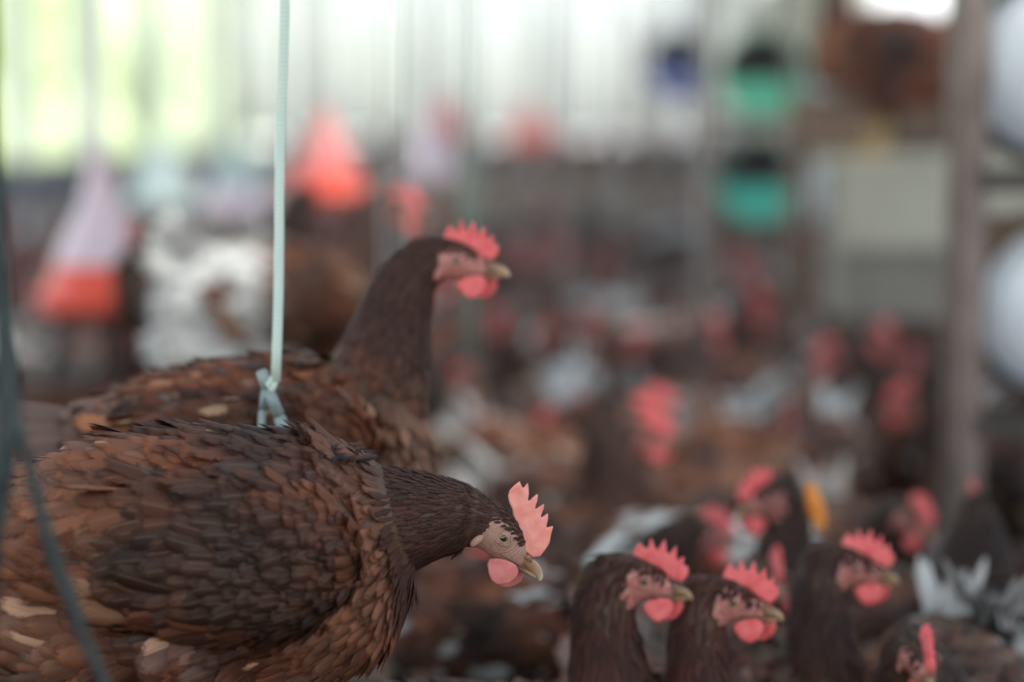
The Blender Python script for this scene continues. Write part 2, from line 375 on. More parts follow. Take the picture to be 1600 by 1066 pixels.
def bez(a, b, c, d, t): return a * (1 - t) ** 3 + b * 3 * t * (1 - t) ** 2 + c * 3 * t * t * (1 - t) + d * t ** 3
HENS = {}
def make_hen(key, head, hp, hy=0.0, neck0=(0.085, 0.245), p1=(0.05, 0.05), p2=0.04, r0=0.058, r1=0.021, nmid=1.0, fat=1.0, body_pitch=0.0, q='mid',
             comb=None, cmat=None, skin=None, wmat=None, tail_up=0.6, clean=False, ruffle=0.0, molt=0.0, rump=None, bust=0.0, legs=True, spread=1.0):
    """head: eye-mid point; hp: pitch of the beak, down positive; hy: turn of the head."""
    hero = q == 'hero'; vox = {'hero': 0.0025, 'mid': 0.0055}[q]
    cmat = cmat or COMB2; skin = skin or REDSKIN; wmat = wmat or COMB2
    H = Vector(head); MH = Matrix.Translation(H) @ Euler((0, R(hp), R(hy)), 'XYZ').to_matrix().to_4x4()
    MHi = MH.inverted(); m3 = np.array(MHi)
    tohead = lambda P: P @ m3[:3, :3].T + m3[:3, 3]
    V = []; F = []
    def put(vf):
        k = len(V); V.extend(vf[0]); F.extend([tuple(i + k for i in f) for f in vf[1]])
    BP = Matrix.Translation((0, 0, 0.2)) @ Euler((0, R(body_pitch), 0)).to_matrix().to_4x4() @ Matrix.Translation((0, 0, -0.2))
    prof = [(-0.158, 0.262, .012, .012), (-0.145, .258, .038, .034), (-0.11, .243, .066, .058), (-0.06, .231, .082, .073), (0, .224, .089, .079), (.05, .224, .087, .076), (.09, .232 - bust, .076 + bust, .065), (.12, .240 - bust * 1.5, .055 + bust * 1.2, .048), (.138 + bust * .3, .244 - bust * 1.8, .022 + bust * 1.5, .02)]
    st = resample([(BP @ Vector((x, 0, z)), a * fat, b * fat * spread) for x, z, a, b in prof], 4)
    put(loft(st, 24))
    put(loft(resample([(BP @ Vector((-0.160, 0, 0.205)), .012, .012), (BP @ Vector((-.128, 0, .19)), .052, .048), (BP @ Vector((-.08, 0, .175)), .062, .06), (BP @ Vector((0, 0, .18)), .035, .05)], 4), 20))
    # neck
    A = BP @ Vector((neck0[0], 0, neck0[1])); B = A + Vector((p1[0], 0, p1[1]))
    Dn = MH @ Vector((-0.026, 0, -0.0055)); Cn = Dn + (MH.to_3x3() @ Vector((-p2, 0, -p2 * 0.35)))
    NK = []; nk_pts = []
    for i in range(13):
        t = i / 12; p = bez(A, B, Cn, Dn, t); e = t ** 0.8
        r = r0 * (1 - e) + r1 * e; r *= 1 + (nmid - 1) * math.sin(math.pi * t)
        NK.append((p, r * 1.04, r * 0.92)); nk_pts.append(p)
    put(loft(NK, 20))
    # skull
    sk = [(-.044, -.008, .014), (-.034, -.005, .0205), (-.020, -.0015, .0200), (-.007, .0000, .0178), (.006, -.0025, .0155), (.014, -.0050, .0125), (.021, -.0072, .0088), (.027, -.009, .005)]
    put(loft(resample([(MH @ Vector((x, 0, z)), r, r * (.86 if x < 0.0 else .78)) for x, z, r in sk], 4), 18, MH.to_3x3() @ Vector((0, 1, 0))))
    if legs:
        for sy in (-1, 1):
            put(loft(resample([(Vector((-.03, sy * .035, .20)), .05, .035), (Vector((-.01, sy * .042, .155)), .038, .03), (Vector((.0, sy * .045, .115)), .022, .018), (Vector((-.008, sy * .045, .085)), .012, .011)], 4), 14))
    bv, bf = remeshed(V, F, vox, 5, 0.5)
    # flow field along the spine
    sp_ = nk_pts[::-1] + [BP @ Vector((x, 0, z)) for x, z in ((.08, .24), (.04, .235), (0, .232), (-.04, .235), (-.08, .242), (-.12, .25), (-.16, .26))]
    S = np.array(sp_); T = np.gradient(S, axis=0); T /= np.linalg.norm(T, axis=1)[:, None] + 1e-9
    nn = len(nk_pts)
    def flow(P):
        d = ((P[:, None] - S[None]) ** 2).sum(2); w = np.exp(-(d - d.min(1)[:, None]) / (2 * 0.022 ** 2))
        f = (w[..., None] * T[None]).sum(1) / w.sum(1)[:, None]
        f[:, 2] -= 0.18
        ti = (w * np.arange(len(S))[None]).sum(1) / w.sum(1) / nn        # 0 head, 1 neck base, 1.6 tail
        return f, ti
    def is_face(P, g=0.0):
        h = tohead(P)
        x, z = h[:, 0] + g, h[:, 2] - g
        skinr = (x > -0.0135) & (z < 0.0086 - np.clip(x, 0, 1) * 0.34) & (z > -0.022 - 0.2 * np.clip(-x, 0, 1)) & (x > -0.0135 + 0.35 * np.clip(-z - 0.010, 0, 1))
        return (skinr | (x > 0.0185)) & (np.linalg.norm(h, axis=1) < 0.045)
    pl = Plume(); pl.raw(bv, bf, (0.045, 0.022, 0.016, 0.0))
    fc_ = np.array([bv[list(f)].mean(0) for f in bf]); face = is_face(fc_, 0.0014)
    nb = len(bf)
    paleB = lambda P: np.clip((-P[:, 0] - 0.085) / 0.05, 0, 1) * (0.4 + 0.6 * (vnoise(P, 60, 3) > -0.4)) * (P[:, 2] < 0.30)
    skn = 1.0 if hero else 1.55
    # hackle (neck) feathers, then contour feathers, from tail to head so that they shingle
    def sp_body(P):
        f, t = flow(P); s_ = np.where(t < 0.15, 0.0026, np.where(t < 0.52, 0.0034, np.where(t < 0.9, 0.0056, 0.0072)))
        return s_ * skn
    P, N = scatter(bv, bf, sp_body, lambda P: is_face(P) | (P[:, 2] < 0.088))
    D, t = flow(P)
    hk = t < 0.60
    Ls = np.interp(t, [0, .12, .3, .5, .65, .9, 1.1], [.007, .010, .018, .026, .028, .034, .040]); Ws = np.interp(t, [0, .12, .3, .5, .65, .9, 1.1], [.0022, .003, .0042, .006, .014, .018, .022])
    if not hero: Ls = Ls * 1.15; Ws = Ws * 1.5
    else: Ls = Ls * np.where(t > .9, .92, 1); Ws = Ws * np.where(t > .9, .80, 1)
    rearf = (P[:, 0] < -0.10) & (P[:, 2] < 0.24)
    Ls = np.where(rearf, Ls * 1.25, Ls)
    n = len(P); col = brown(n)
    dk = np.clip(0.5 + 0.9 * vnoise(P, 28, 5), 0, 1)
    col[:, :3] *= (0.35 + 1.05 * dk)[:, None]
    # hackle: darker, redder; breast: tan
    hn = np.clip((0.75 - t) / 0.3, 0, 1); col[:, :3] = col[:, :3] * (1 - hn)[:, None] + hn[:, None] * (np.array((0.042, 0.018, 0.015)) * (0.55 + 0.9 * rng.random((n, 1))))
    br = np.clip((P[:, 0] - 0.05) / 0.05, 0, 1) * np.clip((t - 0.70) / 0.15, 0, 1) * (P[:, 2] < 0.285)
    col[:, :3] = col[:, :3] * (1 - br)[:, None] + br[:, None] * (np.array((0.160, 0.084, 0.052)) * (0.35 + 1.15 * rng.random((n, 1))))
    if clean:     # this hen's own plumage: tan cape on the breast, near-black saddle, warm tan rump
        def blend(m, rgb, lo, hi): col[:, :3] = col[:, :3] * (1 - m)[:, None] + m[:, None] * np.array(rgb) * (lo + (hi - lo) * rng.random((n, 1)))
        blend(0.85 * np.clip((P[:, 0] - 0.07) / 0.03, 0, 1) * (t > 0.55), (0.168, 0.082, 0.050), .4, 1.3)
        blend(0.9 * np.exp(-((P[:, 0] - .045) / .04) ** 2) * (P[:, 2] > .272) * (t > .6), (.024, .015, .015), .5, 1.4)
        blend(0.6 * np.clip((-.03 - P[:, 0]) / .05, 0, 1), (.19, .086, .046), .4, 1.4)
    col[:, 3] = np.clip(paleB(P) + 0.7 * (rng.random(n) < 0.03) * (t > 0.9) + np.clip(vnoise(P, 34, 9) - 0.45, 0, 1) * 1.6 * (t > 0.8), 0, 1)
    if rump is not None: col[:, 3] = np.maximum(col[:, 3], np.clip((rump - P[:, 0]) / .03, 0, 1) * (t > 1.0))
    if molt: col[:, 3] = np.clip(col[:, 3] + molt * (vnoise(P, 30, 21) > -0.05) * (t > 0.85) * (P[:, 2] > 0.2), 0, 1)
    if clean: col[:, 3] *= 0.35; k = (rng.random(n) < 0.012) & (t > 1.0); col[k, :3] = (0.42, 0.28, 0.19)
    tl_ = np.where(t < 0.6, 0.20, 0.17) + 0.10 * rng.random(n) * (t > .8)
    if ruffle: tl_ = tl_ + ruffle * np.clip(vnoise(P, 50, 4), 0, 1) * (t > .9)
    jit = rng.normal(size=(n, 3)) * np.where(t < .6, 0.06, 0.24)[:, None]
    big = t > .6; Ls = Ls * np.where(big, .75 + .6 * rng.random(n), 1); Ws = Ws * np.where(big, .75 + .5 * rng.random(n), 1)
    order = np.argsort(-t)
    P, N, D, Ls, Ws, col, tl_, hk = [a[order] for a in (P, N, D + jit, Ls, Ws, col, tl_, hk)]
    pl.feathers(P[~hk], N[~hk], D[~hk], Ls[~hk], Ws[~hk], col[~hk], tl_[~hk], nu=6 if hero else 4, nv=5 if hero else 3)
    pl.feathers(P[hk], N[hk], D[hk], Ls[hk], Ws[hk], col[hk], tl_[hk], nu=4, nv=3, point=0.8)
    if hero and clean:   # the tuft of dark raised feathers between the shoulders and the fringe of the cape
        pts = np.array([(0.032 + 0.060 * rng.random(), -0.034 + 0.042 * rng.random(), 0) for _ in range(46)])
        pts[:, 2] = 0.306 - 4.0 * (pts[:, 1] + 0.005) ** 2 - 1.6 * np.clip(pts[:, 0] - .03, 0, 1) ** 2 * 1.5
        c = np.tile((0.018, 0.013, 0.018, 0.0), (46, 1)); c[::3] = (0.06, 0.03, 0.022, 0)
        pl.feathers(pts, np.tile((0, -0.15, 1.0), (46, 1)) + rng.normal(size=(46, 3)) * 0.1, np.tile((1.0, -0.15, -0.02), (46, 1)) + rng.normal(size=(46, 3)) * 0.22, 0.034, 0.013, c, 0.22, 6, 5, curl=0.12)
    nf = len(pl.F); mi = []
    hands = []
    # legs, feet
    lv = MB()
    if legs:
        for sy in (-1, 1):
            lv.tube([(-.008, sy * .045, .10), (-.010, sy * .045, .08), (-.002, sy * .045, .045), (.004, sy * .045, .012), (.006, sy * .045, .006)], [.0095, .008, .0062, .0062, .007], 10)
            for ang, ln in ((0, .055), (32, .048), (-32, .048), (180, .024)):
                a = R(ang); d = Vector((math.cos(a), math.sin(a), 0)); o = Vector((.006, sy * .045, .007))
                lv.tube([o, o + d * ln * .5 + Vector((0, 0, .003)), o + d * ln * .85 - Vector((0, 0, .001)), o + d * ln - Vector((0, 0, .004))], [.006, .005, .004, .0012], 8)
        pl.raw([tuple(v) for v in lv.V], lv.F, (0.5, 0.35, 0.12, 0))
        mi.append((nf, len(pl.F), 2)); nf = len(pl.F)
    # eyelid rings and ear patch
    for sy in (-1, 1):
        ring = []; 
        for rr, yy, tt in ((.0042, .0142, .0011), (.0060, .0138, .0009)):
            mb = MB(); pts = [MH @ Vector((rr * 1.12 * math.cos(a_), sy * (yy - 0.0010 * abs(math.cos(a_))), rr * 0.80 * math.sin(a_))) for a_ in np.linspace(0, 2 * math.pi, 25)]
            mb.tube(pts, tt, 8); pl.raw([tuple(v) for v in mb.V], mb.F, (0.4, 0.25, 0.18, 0))
        bm = bmesh.new(); bmesh.ops.create_icosphere(bm, subdivisions=3, radius=1)
        E = [MH @ Vector((-.0150 + v.co.x * .0034, sy * (.0140 + v.co.y * .0026), -.0125 + v.co.z * .0060 + v.co.x * .002)) for v in bm.verts]
        bm.verts.index_update(); pl.raw([tuple(v) for v in E], [[v.index for v in f.verts] for f in bm.faces], (0.4, 0.25, 0.18, 0)); bm.free()
    mi.append((nf, len(pl.F), 1)); 
    me = pl.mesh('hen_body', [PLUMS if hero else PLUM, skin, LEGM], mi, tohead)
    m_ = np.empty(len(me.polygons), int); me.polygons.foreach_get('material_index', m_); m_[:nb][face] = 1; me.polygons.foreach_set('material_index', m_)
    parts = {'body': me}
    # comb, beak, wattles, eyes: built in head space
    def inhead(v, f, name, mat):
        P = [MH @ Vector(p) for p in v]; me = mesh(name, P, f); me.materials.append(mat)
        a_ = me.attributes.new('hloc', 'FLOAT_VECTOR', 'POINT'); a_.data.foreach_set('vector', np.asarray([tuple(p) for p in v]).ravel()); return me
    v, f = slab(comb or COMB_ALT, .0040, .0008 if hero else .0014, (1.7, .65), .0005, 0.0, 0.003 if not hero else 0.0)
    parts['comb'] = inhead(v, f, 'comb', cmat)
    v, f = slab(WAT_OUT, .0042, .0009 if hero else .0014, (1.0, 1.0), .0006, -.0095, 0.002)
    parts['wattle'] = inhead(v, f, 'wattle', wmat)
    v2 = v.copy(); v2[:, 1] *= -1; v2[:, 0] += .0080; v2[:, 2] -= .001; parts['wattle#'] = inhead(v2, [tuple(reversed(q_)) for q_ in f], 'wattle', wmat)
    bk = MB()
    up = [(.010, -.0050, .0068, .0085), (.018, -.0052, .0062, .0068), (.026, -.0052, .0056, .0052), (.033, -.0055, .0050, .0040), (.0385, -.0068, .0040, .0029), (.0425, -.0090, .0026, .0016), (.0440, -.0112, .0010, .0007)]
    bs = 0.90 if hero else 0.80
    up = [(x, z, a * bs, b * bs) for x, z, a, b in up]
    bk.add(*loft(resample([(Vector((x, 0, z)), a, b) for x, z, a, b in up], 5), 18))
    lo = [(.010, -.0125, .0028, .0062), (.020, -.0125, .0026, .0050), (.030, -.0118, .0022, .0036), (.037, -.0112, .0016, .0022), (.0400, -.0108, .0007, .0008)]
    bk.add(*loft(resample([(Vector((x, 0, z)), a, b) for x, z, a, b in lo], 4), 14))
    for sy in (-1, 1):
        bk.add(*loft([(Vector((.0225, sy * .0046, -.0030)), .0010, .001), (Vector((.025, sy * .0050, -.0020)), .0022, .0012), (Vector((.0275, sy * .0044, -.0024)), .0020, .0011), (Vector((.0300, sy * .0036, -.0036)), .0006, .0006)], 10))
        bk.tube([(.006, sy * .0103, -.0112), (.012, sy * .0084, -.0105), (.020, sy * .0066, -.0100), (.030, sy * .0040, -.0098)], [.0009, .0012, .0010, .0006], 8)
    if not hero: bk.V = [Vector((v.x if v.x < .018 else .018 + (v.x - .018) * .84, v.y, v.z)) for v in bk.V]
    parts['beak'] = inhead([tuple(v) for v in bk.V], bk.F, 'beak', BEAK)
    bm = bmesh.new(); bmesh.ops.create_uvsphere(bm, u_segments=24, v_segments=16, radius=.0050); em = bpy.data.meshes.new('eye'); bm.to_mesh(em); bm.free()
    em.polygons.foreach_set('use_smooth', [True] * len(em.polygons)); em.materials.append(EYE); parts['eye'] = em
    # wings
    for sy in (-1, 1):
        pw = Plume(); wb = MB()
        wst = [(-.135, .252, .010, .004), (-.11, .248, .028, .012), (-.06, .240, .046, .020), (0, .234, .056, .024), (.05, .236, .054, .022), (.085, .244, .036, .014), (.10, .248, .012, .005)]
        # centre of the wing follows the side of the body
        def ybody(x): return np.interp(x, [-.158, -.11, -.06, 0, .05, .09, .12], [.012, .050, .068, .075, .072, .060, .042]) * fat * spread
        wv_, wf_ = loft(resample([(BP @ Vector((x, sy * (ybody(x) - 0.004), z)), a * fat, b) for x, z, a, b in wst], 4), 24)
        wv_, wf_ = remeshed(wv_, wf_, vox, 2); pw.raw(wv_, wf_, (0.04, 0.02, 0.015, 0))
        def spw(P): return np.where(P[:, 0] > 0.02, 0.0062, 0.0090) * (1.0 if hero else 1.45)
        P, N = scatter(wv_, wf_, spw, lambda P: (P[:, 1] * sy < (ybody(P[:, 0]) - 0.006)) | (P[:, 0] < -0.115))
        n = len(P); D = np.tile((-1.0, 0, 0.02), (n, 1)) + rng.normal(size=(n, 3)) * 0.17
        D[:, 2] += (P[:, 2] - 0.24) * -2.0
        xx = P[:, 0]; L = np.interp(xx, [-.12, -.03, .03, .09], [.055, .045, .030, .022]); Wd = np.interp(xx, [-.12, -.03, .03, .09], [.021, .021, .018, .014])
        L = L * (.75 + .7 * rng.random(n)); Wd = Wd * (.75 + .5 * rng.random(n))
        col = brown(n); dk = np.clip(0.45 + vnoise(P, 30, 11), 0, 1); col[:, :3] *= (0.25 + 1.0 * dk)[:, None]
        col[:, :3] *= np.interp(P[:, 0], [-.12, -.05, .02, .06], [1.35, .75, .38, .85])[:, None]
        if clean:
            m = .9 * np.exp(-((P[:, 0] - .045) / .065) ** 2 - ((P[:, 2] - .232) / .042) ** 2); col[:, :3] = col[:, :3] * (1 - m)[:, None] + m[:, None] * np.array((.022, .014, .012)) * (.5 + 1.0 * rng.random((n, 1)))
            m = .65 * np.clip((-.035 - P[:, 0]) / .04, 0, 1); col[:, :3] = col[:, :3] * (1 - m)[:, None] + m[:, None] * np.array((.18, .088, .05)) * (.4 + 1.0 * rng.random((n, 1)))
        k = rng.random(n) < (0.010 if clean else 0.04); col[k, :3] = (0.30, 0.20, 0.13); col[:, 3] = (0.0 if clean else 0.5) * (rng.random(n) < .08)
        if rump is not None: col[:, 3] = np.clip((-0.02 - P[:, 0]) / .03, 0, 1)
        o = np.argsort(P[:, 0])
        # flight feathers fan out from under the coverts and end near the tail
        kf = 11; tt = np.linspace(0, 1, kf)
        base = np.stack([-.015 - .030 * tt, sy * (ybody(-.02) + .004 - .004 * tt), .194 + .050 * tt], 1)
        tip = np.stack([-.128 - .030 * tt, sy * (ybody(-.11) + .012 + 0 * tt), .200 + .062 * tt], 1)
        bp = np.array([tuple(BP @ Vector(p)) for p in base]); tp = np.array([tuple(BP @ Vector(p)) for p in tip])
        c = brown(kf); c[:, :3] *= 0.95; c[2, :3] = (0.19, 0.115, 0.07); c[:2, :3] = (0.14, 0.075, 0.042)
        pw.feathers(bp, np.tile((0, sy * 1.0, -0.12), (kf, 1)) / np.linalg.norm((0, 1, .12)), tp - bp, np.linalg.norm(tp - bp, axis=1), .026, c, 0.04, 9 if hero else 6, 5, curl=0.03)
        pw.feathers(P[o], N[o], D[o], L[o], Wd[o], col[o], 0.14 + 0.10 * rng.random(n), 6 if hero else 4, 5 if hero else 3)
        parts['wing' + ('' if sy < 0 else '#')] = pw.mesh('wing', [PLUMS if hero else PLUM])
    # tail
    pt = Plume(); kt = 7; root = BP @ Vector((-.135, 0, .268))
    for layer, (L, wd, up_) in enumerate(((.125, .030, tail_up), (.075, .026, tail_up - .25), (.05, .024, tail_up + .25))):
        for sy in (-1, 1):
            for k in range(kt):
                a = k / (kt - 1); el = up_ + 0.55 * (0.5 - a)
                d = np.array([[-math.cos(el), sy * (.06 + .42 * a), math.sin(el)]]); n_ = np.array([[.35, sy * 1.0, .55 - .2 * a]]); n_ /= np.linalg.norm(n_)
                p = np.array([tuple(root + Vector((.012, sy * (.004 + .012 * a), -.012 * a)))])
                c = brown(1); c[:, :3] *= .8; c[:, 3] = .95 * (rng.random() < 0.75 or rump is not None)
                if clean: c[:, 3] = 0
                pt.feathers(p, n_, d, L * (1 - .2 * a), wd, c, 0.02, 8, 5, curl=0.05)
    parts['tail'] = pt.mesh('tail', [PLUM])
    HENS[key] = dict(parts=parts, MH=MH, head=H)
    return HENS[key]

PART_NAME = {'comb': 'comb', 'wattle': 'wattle', 'wattle#': 'wattle', 'beak': 'beak', 'eye': 'eye', 'wing': 'wing', 'wing#': 'wing', 'tail': 'tail', 'body': 'body'}
PROTO = {}
def proto(key, lod):
    """first hen of a kind and level of detail, built once; later ones are copies of it and of each part"""
    h = HENS[key]; P = h['parts']
    if lod == 'full':
        r = empty('hen'); o = []
        for k in ('body', 'wing', 'wing#', 'tail', 'comb', 'beak', 'wattle', 'wattle#'):
            c = link(PART_NAME[k], P[k], r); o.append(c)
        for sy in (-1, 1):
            c = link('eye', P['eye'], r); c.matrix_local = h['MH'] @ Matrix.Translation((0, sy * .0108, 0)); o.append(c)
        return r
    if ('j', key, lod) not in PROTO:
        bm = bmesh.new(); names = ['body', 'wing', 'wing#', 'beak', 'wattle', 'wattle#'] + (['tail', 'comb'] if lod == 'far' else [])
        mats = []; bmx = bpy.data.meshes.new('hen_small')
        Vs = []; Fs = []; Cs = []; Us = []; Ms = []; k0 = 0
        for nme in names:
            m = P[nme]; n = len(m.vertices); v = np.empty(n * 3); m.vertices.foreach_get('co', v); Vs.append(v.reshape(-1, 3))
            if 'fcol' in m.attributes:
                c = np.empty(n * 4); m.attributes['fcol'].data.foreach_get('color', c); u = np.empty(n * 3); m.attributes['fuv'].data.foreach_get('vector', u)
            else: c = np.zeros(n * 4); u = np.zeros(n * 3)
            Cs.append(c.reshape(-1, 4)); Us.append(u.reshape(-1, 3))
            for mt in m.materials:
                if mt not in mats: mats.append(mt)
            mm = [mats.index(x) for x in m.materials]
            for p in m.polygons: Fs.append(tuple(i + k0 for i in p.vertices)); Ms.append(mm[p.material_index])
            k0 += n
        bmx.from_pydata(np.concatenate(Vs).tolist(), [], Fs); bmx.polygons.foreach_set('use_smooth', [True] * len(Fs)); bmx.polygons.foreach_set('material_index', Ms)
        a = bmx.attributes.new('fcol', 'FLOAT_COLOR', 'POINT'); a.data.foreach_set('color', np.concatenate(Cs).ravel())
        a = bmx.attributes.new('fuv', 'FLOAT_VECTOR', 'POINT'); a.data.foreach_set('vector', np.concatenate(Us).ravel())
        for m in mats: bmx.materials.append(m)
        bmx.update(); PROTO[('j', key, lod)] = bmx; bm.free()
    r = link('hen', PROTO[('j', key, lod)])
    if lod == 'small':
        for k in ('tail', 'comb'): link(k, P[k], r)
    return r
def dup(root):
    c = root.copy(); COL.objects.link(c)
    for ch in root.children:
        d = ch.copy(); COL.objects.link(d); d.parent = c
    return c
USED = {}
def hen(key, loc, yaw, label, group=None, lod='full', tint=(1, 1, 1), pale=0.3, scale=1.0, lean=0.0):
    k = (key, lod)
    if k in USED: r = dup(USED[k])
    else: r = proto(key, lod); USED[k] = r
    r.location = loc; r.rotation_euler = (0, lean, yaw); r.scale = (scale,) * 3
    for o in [r] + list(r.children): o.color = (*tint, pale)
    tag(r, label, 'hen')
    if group: r['group'] = group
    elif 'group' in r: del r['group']
    return r
def hen_at_head(key, px, py, yaw, label, ground=0.0, Y=None, scale=1.0, **k):
    """stands the hen so that its head is seen at (px,py); on the ground the height of the head fixes how far away it is"""
    h = HENS[key]['head']; off = Matrix.Rotation(yaw, 3, 'Z') @ (h * scale)
    p = at(px, py, Y) if Y else at_z(px, py, ground + h.z * scale)
    return hen(key, (p.x - off.x, p.y - off.y, p.z - off.z), yaw, label, scale=scale, **k)
# ------------------------------------------------------------------ the house
def struct(mb, name, mat): o = mb.build(name, mat); o['kind'] = 'structure'; return o
YB = 23.0; XL, XR = -2.9, 2.3
struct(MB().box((-0.3, 10, -0.05), (5.4, 27, 0.1)), 'floor', LITTER)
# left wall: dark plinth, white piers and a head beam around open windows
m = MB().box((XL, 10, 0.29), (0.12, 27, 0.58)); struct(m, 'wall_left', WALLD)
piers = MB()
for y in (-3.4, -0.5, 2.4, 5.3, 8.2, 11.1, 14.2, 16.5, 19.6, 22.8): piers.box((XL, y, 1.65), (0.14, 0.22, 2.1))
piers.box((XL, 10, 2.55), (0.12, 27, 0.3)); struct(piers, 'trim_1', WALLW)
# back wall: low white wall, posts, high opening behind a pale curtain
m = MB().box((-0.3, YB, 0.3), (5.4, 0.12, 0.6)); m.box((-0.3, YB, 2.55), (5.4, 0.12, 0.3))
for x in (-2.7, -2.05, -0.85, 0.4, 1.5, 2.2): m.box((x, YB, 1.5), (0.12, 0.12, 1.9))
struct(m, 'wall_back', WALLW)
struct(MB().box((XR, 10, 0.5), (0.1, 27, 1.0)).box((XR, 10, 2.45), (0.1, 27, 0.5)).box((XR, 3.9, 1.5), (0.1, .25, 1.1)).box((XR, 8.5, 1.5), (0.1, 3, 1.1)).box((XR, 16, 1.5), (.1, .3, 1.1)).box((XR, 19.5, 1.5), (.1, 7, 1.1)), 'wall_right', WALLB)  # unseen near stretch left open above the base to let in added side light
m = MB()
for y in np.arange(-2.9, 23.5, 2.2): m.box((-0.3, y, 2.75), (5.5, 1.62, 0.06))
m.box((-2.7, 10, 2.75), (0.8, 27, 0.07)); m.box((2.1, 10, 2.75), (0.8, 27, 0.07)); struct(m, 'ceiling', CEIL)  # out of view; gaps between the panels added to let in top light
struct(MB().box((-20, 12, -0.12), (34, 60, 0.1)), 'lawn', GRASS)
struct(MB().box((0, 42, -0.12), (60, 30, 0.1)), 'yard', BOUNCE_GROUND)  # unseen ground, made pale and neutral so bounced light keeps the curtains from greening
hb = MB()
for i in range(90):
    bm = bmesh.new(); bmesh.ops.create_icosphere(bm, subdivisions=2, radius=1)
    c = Vector((-6.2 - random.random() * 1.2, 13 + (i // 2) * 0.85, 0.5 + 1.9 * (i % 2))); r = 0.9 + random.random() * 0.6
    V = [c + Vector((v.co.x * r, v.co.y * r, v.co.z * r * 1.1)) * (0.85 + 0.3 * random.random()) for v in bm.verts]; bm.verts.index_update()
    hb.add(V, [[v.index for v in f.verts] for f in bm.faces]); bm.free()
o = hb.build('hedge', HEDGE); tag(o, 'sunlit yellow green hedge outside the left windows', 'hedge', kind='stuff')
def curtain(x0, x1, y, label, z0=0.7, z1=2.4):
    n = int((x1 - x0) / 0.02); V = []; 
    for i in range(n + 1):
        x = x0 + (x1 - x0) * i / n; yy = y + 0.03 * math.sin(i * 0.55 + 2 * math.sin(i * 0.07))
        V += [(x, yy, z0), (x, yy + .01, z1)]
    F = [(2 * i, 2 * i + 2, 2 * i + 3, 2 * i + 1) for i in range(n)]
    me = mesh('curtain', V, F); o = link('curtain', me, None, CURT); s_ = o.modifiers.new('s', 'SOLIDIFY'); s_.thickness = .003
    rail = MB().tube([(x0 - .05, y, z1 + .01), (x1 + .05, y, z1 + .01)], .012).build('rail', STEEL, o); return tag(o, label, 'curtain')
curtain(-2.62, -2.12, 22.7, 'narrow pale curtain in the far corner beside the left windows')
curtain(-1.98, -0.92, 22.7, 'pale curtain on the far end wall, first one left of the middle')
curtain(-0.78, 0.33, 22.7, 'wide pale curtain across the middle of the far end wall')
curtain(1.58, 2.14, 22.7, 'narrow pale curtain in the far corner beside the beige wall')
curtain(0.47, 1.43, 22.7, 'pale curtain on the far end wall behind the blue nest tub')

# ------------------------------------------------------------------ hens
hero = make_hen('hero', (0.207, 0, 0.236), 36, 0, neck0=(0.075, 0.238), p1=(0.045, 0.006), p2=0.030, r0=0.062, r1=0.0235, nmid=0.93, fat=1.04, q='hero',
                comb=COMB_OUT, cmat=COMB1, skin=SKIN, wmat=WATT1, clean=True, bust=0.007, ruffle=0.10, tail_up=0.2)
second = make_hen('second', (0.162, 0, 0.395), 4, -12, neck0=(0.085, 0.25), p1=(0.03, 0.06), p2=0.030, r0=0.056, r1=0.0205, nmid=0.86, fat=1.0, q='hero', body_pitch=-6, tail_up=-0.15)
make_hen('tall', (0.115, 0, 0.405), 8, 0, neck0=(0.08, 0.25), p1=(0.02, 0.06), p2=0.02, r0=0.047, r1=0.0195, nmid=.9)
make_hen('look', (0.105, 0.02, 0.385), 6, 58, neck0=(0.08, 0.25), p1=(0.02, 0.06), p2=0.015, r0=0.047, r1=0.0195, nmid=.9)
make_hen('white', (0.165, 0, 0.36), 10, 0, neck0=(0.08, 0.25), p1=(0.03, 0.06), p2=0.02, tail_up=1.15, rump=0.0)
make_hen('alert', (0.140, 0, 0.375), 0, -35, neck0=(0.085, 0.25), p1=(0.04, 0.05), p2=0.02)
make_hen('walk', (0.185, 0, 0.330), 14, 18, neck0=(0.085, 0.245), p1=(0.05, 0.04), p2=0.03, tail_up=0.9)
make_hen('peck', (0.225, 0, 0.085), 62, 0, neck0=(0.08, 0.225), p1=(0.06, -0.02), p2=0.03, body_pitch=12, tail_up=0.75)
make_hen('turn', (0.085, 0.045, 0.385), 5, 115, neck0=(0.08, 0.25), p1=(0.03, 0.06), p2=0.015)

make_hen('molt', (0.185, 0, 0.300), 30, 10, neck0=(0.085, 0.235), p1=(0.05, 0.03), p2=0.03, tail_up=0.8, molt=0.9)
make_hen('moltpeck', (0.215, 0, 0.12), 55, -15, neck0=(0.08, 0.225), p1=(0.06, -0.02), p2=0.03, body_pitch=10, tail_up=0.9, molt=0.8)

# ------------------------------------------------------------------ the low slatted perch that carries the nearest hens
PERCH = 0.236
pr = empty('slatted_perch', (-0.8, 2.3, 0)); tag(pr, 'low timber slatted perch under the two nearest brown hens', 'perch')
for i in range(24):
    MB().box((0, -0.75 + i * 0.065, PERCH - 0.01), (1.36, 0.034, 0.02), bev=.002).build('slat', WOOD, pr)
for x in (-.64, 0, .64): MB().box((x, 0, PERCH - .045), (.04, 1.56, .05), bev=.003).build('beam', WOOD, pr)
for x in (-.64, .64):
    for y in (-.74, .74): MB().box((x, y, .083), (.045, .045, .166), bev=.003).build('leg', WOOD, pr)

